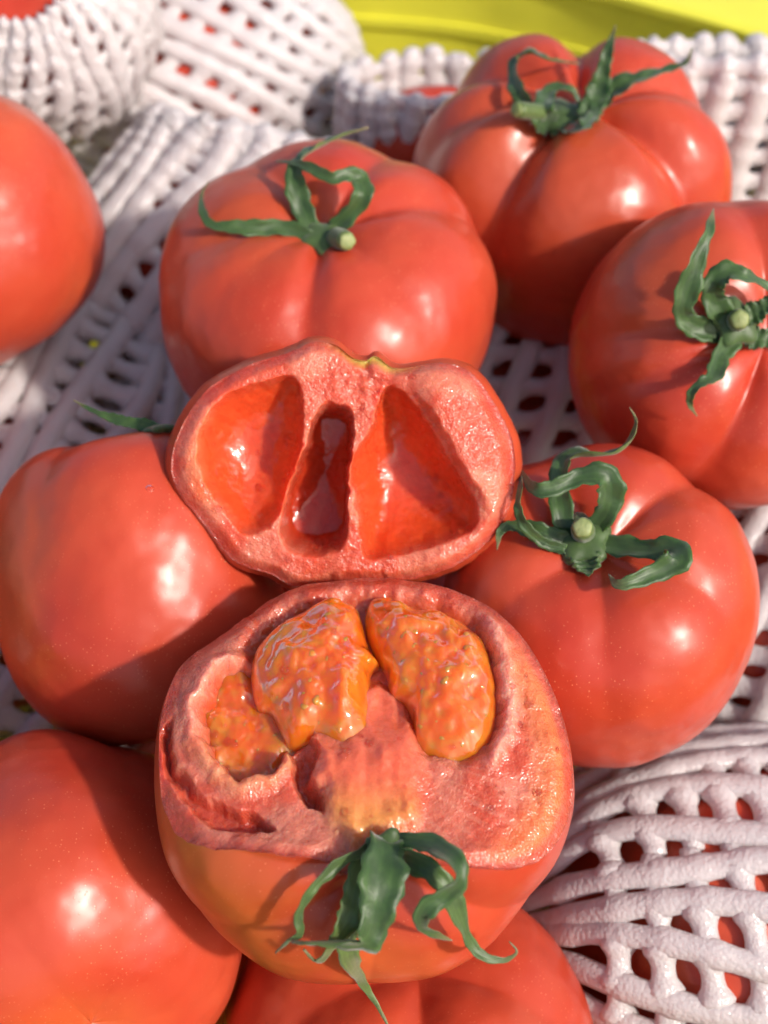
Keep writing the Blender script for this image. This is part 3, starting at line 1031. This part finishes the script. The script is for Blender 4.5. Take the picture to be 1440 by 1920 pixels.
# ------------------------------------------------------------------ the other half, standing up behind it
def cut_upright_half():
    D0 = 0.298
    K = FPX / D0
    c0 = P(648, 872, D0)
    el = math.radians(46)
    n = unit(np.array([0.02, -math.cos(el), math.sin(el)]))
    X = unit(np.array([1.0, 0.02, 0]) - n * n[0])
    U = np.cross(n, X)
    e = empty('cut_tomato', c0 - U * 0.026)
    tag(e, 'upright hollow tomato half showing three seed chambers', 'tomato', 'halves of the torn tomato')
    out = Z2([(600, 45), (680, 55), (750, 105), (800, 118), (840, 102), (920, 150), (1100, 132), (1210, 180), (1310, 320), (1368, 470), (1360, 640), (1300, 780), (1180, 890), (1000, 960), (860, 975), (700, 965), (540, 990), (400, 930), (280, 880), (170, 740), (70, 600), (48, 480), (100, 340), (200, 215), (350, 130), (500, 85)], 2.057, 300, 620)
    L = Z2([(400, 235), (500, 215), (530, 330), (500, 450), (470, 600), (430, 680), (340, 740), (250, 620), (200, 500), (200, 400), (270, 290)], 2.057, 300, 620)
    Mh = Z2([(620, 315), (730, 322), (742, 430), (715, 600), (690, 820), (490, 815), (490, 650), (560, 480)], 2.057, 300, 620)
    Rh = Z2([(870, 260), (940, 270), (1010, 370), (1080, 500), (1200, 680), (1150, 770), (900, 840), (800, 840), (775, 640), (770, 520), (830, 400)], 2.057, 300, 620)
    nphi = 560
    o = spline(np.array(out), 900, closed=True)
    ctr = np.array([648.0, 872.0])
    ang = np.arctan2(-(o[:, 1] - ctr[1]), o[:, 0] - ctr[0])
    rad = np.hypot(o[:, 0] - ctr[0], o[:, 1] - ctr[1])
    od = np.argsort(ang)
    phi = np.linspace(-math.pi, math.pi, nphi, endpoint=False)
    rho = np.interp(phi, ang[od], rad[od], period=2 * math.pi) / K
    circ = np.stack([np.cos(phi), np.sin(phi), phi * 0], 1)
    low = np.exp(-(phi + math.pi / 2) ** 2 / 0.5)
    rho = rho * (1 + (0.010 + 0.05 * low) * (fbm(circ * 14, 3, 91) - .5) * 2 * .6)
    fz = 0.0015 * (fbm(circ * 4, 2, 92) - .5)         # edge is not quite flat
    # outside skin
    nv = 70
    rows, tin = [], []
    for k in range(nv):
        q = k / (nv - 1)
        w = math.cos(q * math.pi / 2 * 0.9995)
        z = math.sin(q * math.pi / 2)
        sc = (w ** 0.9) + 0.22 * math.sin(q * math.pi) * (1 - q)
        pt = c0 + (rho * sc)[:, None] * (np.cos(phi)[:, None] * X + np.sin(phi)[:, None] * U) + n * (fz * (1 - q) - 0.024 * z)[:, None]
        rows.append(pt)
        tin.append(np.tile([0.1, 0.0, 0, 1.0], (nphi, 1)))
    V = np.concatenate(rows)
    make_mesh('skin', V, [t[::-1] for t in grid_faces(nphi, nv)], SKIN, e, colors=np.concatenate(tin))
    nr = 230
    s = 1 - np.linspace(0, 1, nr) ** 1.1
    Rr = (s[:, None] * rho[None]).ravel()
    PH = np.tile(phi, nr)
    x, u = Rr * np.cos(PH), Rr * np.sin(PH)
    px, py = ctr[0] + x * K, ctr[1] - u * K
    q3 = np.stack([px, py, px * 0], 1)
    wx = px + 6 * (fbm(q3 / 22, 3, 95) - 0.5) * 2
    wy = py + 6 * (fbm(q3 / 22 + 9, 3, 96) - 0.5) * 2
    edge = 1 - np.repeat(s, nphi)
    F0 = np.tile(fz, nr) * (1 - edge) ** 5
    fine = fbm(q3 / 8, 4, 97) - .5
    md = fbm(q3 / 38, 3, 98) - .5
    def bowlq(poly, grow):
        pp = spline(np.array(poly), 300, closed=True)
        cc = pp.mean(0)
        aa = np.arctan2(pp[:, 1] - cc[1], pp[:, 0] - cc[0])
        rr_ = np.hypot(pp[:, 0] - cc[0], pp[:, 1] - cc[1]) + grow
        k_ = np.argsort(aa)
        rq = np.interp(np.arctan2(wy - cc[1], wx - cc[0]), aa[k_], rr_[k_], period=2 * math.pi)
        return np.hypot(wx - cc[0], wy - cc[1]) / rq, rr_.mean()
    ql, ml = bowlq(L, 22)
    qm, mm_ = bowlq(Mh, 4)
    qr, mr = bowlq(Rh, 15)
    sl, sm, sr = (1 - ql) * ml, (1 - qm) * mm_, (1 - qr) * mr
    h = 0.0020 * sstep(0, .10, edge) + 0.0010 * md + 0.0004 * fine * sstep(0, .03, edge)
    # thick shoulder on the right slopes away from the chamber
    h = h + 0.0030 * sstep(740, 830, px) * sstep(0.0, 0.3, edge) * (1 - sstep(-30, 0, sr))
    coreb = np.exp(-((px - 680) / 60) ** 2) * sstep(900, 740, py)
    h = h - 0.0015 * coreb + 0.0018 * coreb * (fbm(q3 / 15, 3, 99) - .3)
    bowl_l = np.clip(1 - np.clip(ql, 0, 1) ** 2.4, 0, 1) ** .8
    bowl_r = np.clip(1 - np.clip(qr, 0, 1) ** 2.8, 0, 1) ** .8
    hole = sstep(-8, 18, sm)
    smooth = np.maximum.reduce([sstep(-3, 12, sl), sstep(-3, 12, sr), hole])
    h = h * (1 - smooth) - 0.0095 * bowl_l - 0.0125 * bowl_r - 0.0100 * hole - 0.0045 * np.clip(1 - qm, 0, 1)
    h = h + F0
    h = h * sstep(0, .010, edge) + F0 * (1 - sstep(0, .010, edge))
    Vf = c0 + x[:, None] * X + u[:, None] * U + n * h[:, None]
    pale = np.array([0.70, 0.20, 0.12])
    rosy = np.array([0.63, 0.095, 0.045])
    skin = np.array([0.55, 0.04, 0.025])
    cav = np.array([0.66, 0.075, 0.018])
    mixn = fbm(q3 / 48 + 3, 3, 101)[:, None]
    colr = rosy + (pale - rosy) * sstep(.34, .62, mixn)
    colr = colr + (skin - colr) * (1 - sstep(0, .09, edge))[:, None] * .75
    oran = (sstep(420, 380, px) * sstep(.06, .14, edge))[:, None]
    colr = colr + (np.array([0.72, 0.22, 0.07]) - colr) * oran * .5
    colr = colr + (np.array([0.62, 0.085, 0.045]) - colr) * np.clip(coreb, 0, 1)[:, None] * .65
    colr = colr + (cav - colr) * np.maximum(sstep(-10, 18, sl), sstep(-6, 16, sr))[:, None]
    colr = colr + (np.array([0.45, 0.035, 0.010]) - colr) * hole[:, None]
    scar = (np.exp(-((px - 700) / 55) ** 2) * sstep(.10, .0, edge) * sstep(720, 690, py))[:, None]
    colr = colr + (np.array([0.70, 0.50, 0.12]) - colr) * scar
    c = np.ones((len(px), 4))
    c[:, :3] = colr
    c[:, 3] = 1 - 0.92 * smooth
    ff = grid_faces(nphi, nr)
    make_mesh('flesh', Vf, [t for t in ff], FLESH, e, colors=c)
    BEADS.append((e, BVHTree.FromPolygons(Vf.tolist(), ff), [(380, 740, 540, 960), (690, 760, 880, 1010), (430, 1000, 930, 1085), (560, 690, 780, 780)], 34))
    return e


cut_upright_half()


# ------------------------------------------------------------------ green calyxes
def place(key, pts, last=None):
    """points (x, y, lift mm) over a tomato -> world positions"""
    tree = TREES[key]
    out, depth = [], last
    for (x, y, lift) in pts:
        v = ray(x, y)
        vn = unit(v)
        hit = tree.ray_cast(Vector(CAM), Vector(vn))
        if hit[0] is not None:
            depth = float(np.dot(np.array(hit[0]) - CAM, FWD))
        if depth is None:
            depth = float(np.dot(TOMS[key][0].stem_base() - CAM, FWD))
        out.append(CAM + v * (depth - lift * 0.001))
    return np.array(out)


def ribbon(pts, width, parent, center, rolls=(0, 0), name='sepal', cup=0.25, pale=0.0, dry=1.0, n=40, base_w=0.75, thick=0.00022, peak=0.22):
    p = spline(pts, n)
    L = np.concatenate([[0], np.cumsum(np.linalg.norm(np.diff(p, axis=0), axis=1))])
    s = L / L[-1]
    tan = np.gradient(p, axis=0)
    tan /= np.linalg.norm(tan, axis=1)[:, None] + 1e-12
    w = np.where(s < peak, base_w + (1 - base_w) * np.sin(s / peak * math.pi / 2), np.clip(1 - ((s - peak) / (1 - peak)) ** 1.25, 0.0, 1) * 0.95 + 0.05)
    w = w * width * 0.86 * (1 + 0.12 * np.sin(s * 17 + width * 9000))
    roll = np.radians(np.interp(s, np.linspace(0, 1, len(rolls)), rolls))
    m = 7
    ks = np.linspace(-1, 1, m)
    top, bot, tc_ = [], [], []
    prev = None
    for i in range(n):
        out = unit(0.55 * unit(p[i] - center) + 0.45 * CV)
        nn = out - tan[i] * np.dot(out, tan[i])
        if np.linalg.norm(nn) < 0.2 and prev is not None:
            nn = prev - tan[i] * np.dot(prev, tan[i])
        nn = unit(nn)
        if prev is not None:
            nn = unit(0.5 * nn + 0.5 * unit(prev - tan[i] * np.dot(prev, tan[i])))
        prev = nn
        b = np.cross(tan[i], nn)
        cr, sr = math.cos(roll[i]), math.sin(roll[i])
        bb, n2 = b * cr + nn * sr, nn * cr - b * sr
        for k in ks:
            q = p[i] + bb * (k * w[i] / 2) + n2 * (cup * w[i] * (abs(k) ** 1.6 - 0.4))
            q = q + n2 * w[i] * 0.10 * abs(k) * math.sin(i * 0.9 + k * 2.0 + width * 7000) + bb * w[i] * 0.05 * k * math.sin(i * 1.7 + k)
            th_ = thick * (1.35 - abs(k))
            top.append(q + n2 * th_)
            bot.append(q - n2 * th_)
            tc_.append((pale, dry * max(0, (s[i] - 0.84) / 0.16), (k + 1) / 2, 1))
    V = np.array(top + bot)
    N0 = n * m
    f = []
    for i in range(n - 1):
        for k in range(m - 1):
            a = i * m + k
            f.append((a, a + m, a + m + 1, a + 1))
            f.append((N0 + a, N0 + a + 1, N0 + a + m + 1, N0 + a + m))
        for k in (0, m - 1):
            a = i * m + k
            q = (a, N0 + a, N0 + a + m, a + m)
            f.append(q if k == 0 else q[::-1])
    for i in (0, n - 1):
        for k in range(m - 1):
            a = i * m + k
            q = (a, a + 1, N0 + a + 1, N0 + a)
            f.append(q if i == 0 else q[::-1])
    tcb = np.array(tc_)
    tcb2 = tcb.copy()
    tcb2[:, 0] = np.clip(tcb2[:, 0] + 0.45, 0, 1)
    return make_mesh(name, V, f, LEAF, parent, colors=np.vstack([tcb, tcb2]))


def disc_lump(name, c, axis, r, h, mat, parent, seed=0, colors=True):
    axis = unit(axis)
    e1 = unit(np.cross(axis, [0.3, 0.9, 0.2]))
    e2 = np.cross(axis, e1)
    nu, nv = 28, 10
    v = []
    for j in range(nv):
        la = math.pi * j / (nv - 1)
        for i in range(nu):
            az = 2 * math.pi * i / nu
            rr_ = r * (1 + (0.16 if name == 'calyx' else 0.05) * math.cos(5 * az + seed))
            v.append(c + (e1 * math.cos(az) + e2 * math.sin(az)) * rr_ * math.sin(la) + axis * h * math.cos(la))
    return make_mesh(name, v, [t[::-1] for t in grid_faces(nu, nv)], mat, parent, colors=np.tile([0.1, 0, .5, 1], (len(v), 1)))


def calyx(key, hub, sepals, hub_r=0.005, stub=None, axis=None):
    t, e = TOMS[key]
    hubp = place(key, [hub])[0]
    axis = t.M[:, 2] if axis is None else axis
    cal = disc_lump('calyx', hubp, axis, hub_r * .85, hub_r * 0.30, LEAF, e, seed=len(sepals))
    for sp in sepals:
        pts = place(key, sp[0])
        kw = sp[2] if len(sp) > 2 else {}
        ribbon(pts, sp[1], cal, t.c, **kw)
    if stub:
        a, b, r0, r1 = stub
        q = place(key, [a, b])
        k = np.linspace(0, 1, 10)[:, None]
        pp = q[0] + (q[1] - q[0]) * k
        rad = r0 + (r1 - r0) * k[:, 0]
        rad[-1] *= 0.9
        v, f = tube(pp, rad, 14)
        st = make_mesh('stem', v, f, LEAF, cal, colors=np.tile([0.35, 0, .5, 1], (len(v), 1)))
        d = unit(q[1] - q[0])
        disc_lump('cut_end', q[1] + d * rad[-1] * .2, d, r1 * 0.86, r1 * 0.30, STUB, st)
    return cal


def zz(pts, s, ox, oy):
    return [(ox + x / s, oy + y / s, l) for (x, y, l) in pts]


z4 = lambda pts: zz(pts, 2.118, 280, 220)
calyx('back', (608, 446, 2.0), [
    (z4([(640, 480, 2), (540, 440, 2), (420, 440, 2), (320, 435, 3), (245, 425, 4), (212, 370, 6), (208, 310, 8), (235, 255, 9)]), 0.0050, dict(rolls=(10, 20, 0, -30))),
    (z4([(645, 450, 2), (600, 340, 5), (578, 225, 9), (605, 155, 12), (680, 108, 13), (780, 65, 12), (870, 40, 12)]), 0.0066, dict(rolls=(0, 0, 30, 40, 50), peak=.12)),
    (z4([(735, 450, 2), (790, 390, 5), (845, 310, 9), (835, 250, 12), (790, 228, 13), (725, 240, 12), (650, 205, 12), (580, 182, 12), (500, 175, 11)]), 0.0058, dict(rolls=(0, -40, 10, 40, 30, 20), peak=.2)),
], hub_r=0.0062, stub=((632, 446, 3), (650, 452, 6), 0.0026, 0.0024))
z5 = lambda pts: zz(pts, 2.057, 740, 0)
calyx('lobed', (1058, 222, 2.5), [
    (z5([(540, 440, 3), (470, 340, 6), (462, 240, 9), (520, 200, 11), (600, 228, 11), (715, 245, 9)]), 0.0048, dict(rolls=(20, 30, 40, 30))),
    (z5([(740, 460, 3), (785, 360, 8), (815, 230, 13), (852, 98, 15)]), 0.0078, dict(rolls=(0, 10, 20))),
    (z5([(760, 420, 3), (850, 345, 6), (950, 300, 9), (1060, 268, 12), (1125, 240, 13), (1147, 185, 14)]), 0.0072, dict(rolls=(0, 20, 30, 10))),
    (z5([(600, 500, 3), (570, 430, 8), (600, 350, 11), (680, 345, 11), (720, 420, 8)]), 0.0075, dict(rolls=(20, 0, 20), dry=0)),
    (z5([(640, 500, 3), (720, 490, 6), (770, 430, 9), (740, 360, 10)]), 0.0065, dict(rolls=(0, 20, 10), dry=0)),
], hub_r=0.0085, stub=((1015, 212, 5), (970, 206, 10), 0.0022, 0.0022))
z3 = lambda pts: zz(pts, 3.0975, 1040, 360)
calyx('right', (1380, 605, 1.5), [
    (z3([(960, 830, 2), (860, 800, 3), (770, 750, 4), (745, 670, 6), (785, 520, 9), (835, 370, 12), (890, 230, 14), (922, 98, 15)]), 0.0062, dict(rolls=(0, 10, -30, -40, -20), peak=.45, base_w=.8)),
    (z3([(1000, 740, 2), (930, 640, 4), (925, 540, 7), (1000, 470, 9), (1110, 490, 10), (1239, 555, 9), (1340, 640, 8)]), 0.0070, dict(rolls=(0, 10, 20, 10))),
    (z3([(1050, 850, 2), (970, 940, 3), (925, 1070, 5), (860, 1105, 6), (795, 1170, 6), (788, 1240, 5), (826, 1302, 4)]), 0.0056, dict(rolls=(0, 10, -40, 30))),
    (z3([(1100, 740, 3), (1180, 690, 5), (1260, 640, 7), (1380, 600, 8)]), 0.0060),
    (z3([(1100, 830, 2), (1180, 850, 3), (1300, 850, 4), (1420, 900, 5)]), 0.0062),
], hub_r=0.0065, stub=((1382, 602, 1), (1386, 599, 8.5), 0.0026, 0.0024))
z7 = lambda pts: zz(pts, 2.483, 860, 740)
calyx('middle_right', (1092, 1012, 1.5), [
    (z7([(540, 710, 2), (400, 650, 2.5), (260, 610, 3), (195, 635, 4), (178, 722, 3)]), 0.0056, dict(rolls=(0, 10, 20, 30))),
    (z7([(500, 720, 2), (400, 690, 3), (310, 610, 6), (278, 520, 9), (290, 420, 10), (284, 335, 10)]), 0.0030, dict(rolls=(20, 30, 50), peak=.15)),
    (z7([(500, 640, 2), (475, 500, 5), (470, 360, 8), (515, 285, 10), (640, 277, 11), (740, 262, 12), (808, 195, 13), (826, 120, 14), (795, 58, 14)]), 0.0056, dict(rolls=(0, 0, 10, 50, 50, 40), peak=.2)),
    (z7([(620, 640, 2), (690, 540, 5), (705, 440, 9), (670, 375, 12), (560, 385, 13), (440, 435, 13), (350, 435, 12), (290, 350, 10)]), 0.0066, dict(rolls=(0, -20, 10, 30, 20, 10))),
    (z7([(650, 690, 2), (780, 715, 3), (900, 725, 4), (990, 722, 6), (1015, 765, 8), (920, 825, 8), (800, 872, 7), (735, 882, 7), (700, 838, 7)]), 0.0062, dict(rolls=(0, 10, 0, 10, 0, 10), peak=.6, base_w=.75)),
    (z7([(580, 720, 2), (595, 790, 2.2), (605, 845, 2)]), 0.0072, dict(base_w=.9, peak=.6, dry=0)),
], hub_r=0.0070, stub=((1094, 1000, 1.5), (1092, 990, 9.0), 0.0027, 0.0024))
calyx('left', (300, 806, 2), [([(300, 806, 1), (262, 796, 0), (225, 788, -1), (180, 772, -2), (137, 750, -2)], 0.0034, dict(rolls=(20, 40, 60)))], hub_r=0.004)
z8 = lambda pts: zz(pts, 2.25, 480, 1500)
cal_a = calyx('cut', (728, 1592, 2.0), [
    # long blade that hangs behind, down to the picture's lower edge
    (z8([(440, 260, 2), (415, 420, 3), (380, 560, 5), (400, 680, 6), (450, 770, 2), (520, 880, 0), (580, 1000, 0)]), 0.0044, dict(rolls=(0, 10, 30, 20, 10), pale=.35, cup=.15)),
    # loop on the left
    (z8([(470, 205, 3), (340, 270, 5), (235, 375, 7), (178, 480, 8), (185, 560, 8), (140, 590, 8), (82, 645, 6)]), 0.0031, dict(rolls=(0, 30, 40, 20, 30), peak=.2, pale=.12)),
    # broad blade, its back-lit tone put into the colour
    (z8([(470, 230, 3), (420, 380, 6), (390, 500, 8), (330, 600, 9), (260, 680, 8), (200, 630, 7)]), 0.0056, dict(rolls=(0, 0, 10, 40, 20), pale=.35, cup=.15)),
    # broad dark blade in front, folded back at its end
    (z8([(550, 160, 4), (535, 300, 9), (515, 440, 12), (480, 570, 13), (440, 605, 13), (330, 605, 12), (220, 605, 11), (150, 600, 10)]), 0.0088, dict(rolls=(0, 0, 0, 30, 60, 50), peak=.30, base_w=.9, cup=.2)),
    # arch on the right with twisted end
    (z8([(600, 165, 4), (730, 185, 8), (835, 255, 12), (858, 335, 14), (790, 400, 15), (712, 465, 14), (700, 530, 12), (755, 565, 10), (825, 592, 8)]), 0.0046, dict(rolls=(10, 40, 60, 10, -20, 0, 30), peak=.5, base_w=.7)),
    # long curl on the right
    (z8([(610, 240, 3), (720, 285, 6), (800, 370, 9), (850, 480, 10), (900, 600, 10), (960, 660, 9), (1045, 675, 8), (1100, 640, 8), (1068, 596, 8)]), 0.0050, dict(rolls=(0, 20, 30, 30, 20), pale=.1, peak=.15)),
], hub_r=0.0048)

# ------------------------------------------------------------------ a drop of juice
def drop(px, py, key, r, label):
    hit = TREES[key].ray_cast(Vector(CAM), Vector(unit(ray(px, py))))
    p, n_ = np.array(hit[0]), np.array(hit[1])
    if n_ @ CV < 0:
        n_ = -n_
    e1 = unit(np.cross(n_, [0.2, 0.5, 0.8]))
    e2 = np.cross(n_, e1)
    v = []
    for j in range(9):
        la = math.pi * j / 8
        for i in range(16):
            az = 2 * math.pi * i / 16
            v.append(p + (e1 * math.cos(az) * 1.15 + e2 * math.sin(az)) * r * math.sin(la) + n_ * r * 0.5 * math.cos(la))
    o = make_mesh('juice_drop', v, grid_faces(16, 9), JUICE)
    tag(o, label, 'drop')


# clear beads added for pinpoint glints on flesh and gel: parts of their half
bead = None
br = random.Random(77)
for (par, tree, boxes, count) in BEADS:
    gels = [ch for ch in par.children if ch.name.startswith('seed_gel')]
    gt = [BVHTree.FromPolygons([v.co + par.location for v in g_.data.vertices], [tuple(p.vertices) for p in g_.data.polygons]) for g_ in gels]
    for k in range(count):
        bx = boxes[br.randrange(len(boxes))]
        d_ = Vector(unit(ray(br.uniform(bx[0], bx[2]), br.uniform(bx[1], bx[3]))))
        hits = [h_ for h_ in [t_.ray_cast(Vector(CAM), d_) for t_ in [tree] + gt] if h_[0] is not None]
        if not hits:
            continue
        hp, hn = min(hits, key=lambda h_: h_[3])[:2]
        if hn.dot(d_) > 0:
            hn = -hn
        if bead is None:
            vv = []
            for j in range(7):
                la = math.pi * j / 6
                for i in range(12):
                    az_ = 2 * math.pi * i / 12
                    vv.append((math.sin(la) * math.cos(az_), math.sin(la) * math.sin(az_), 0.55 * math.cos(la)))
            bead = bpy.data.meshes.new('glint_bead')
            bead.from_pydata(vv, [], [t_[::-1] for t_ in grid_faces(12, 7)])
            bead.polygons.foreach_set('use_smooth', [True] * len(bead.polygons))
            bead.materials.append(JUICE)
        o = bpy.data.objects.new('glint_bead', bead)
        col.objects.link(o)
        o.parent = par
        o.location = hp - par.location
        o.rotation_euler = hn.to_track_quat('Z', 'Y').to_euler()
        sz = 0.00032 + 0.00060 * br.random() ** 2.5
        o.scale = (sz * br.uniform(1, 1.5), sz, sz)

drop(281, 916, 'left', 0.0008, 'tiny clear juice drop on the shaded left tomato')

for o in list(bpy.data.objects):
    if '_o' in o:
        del o['_o']
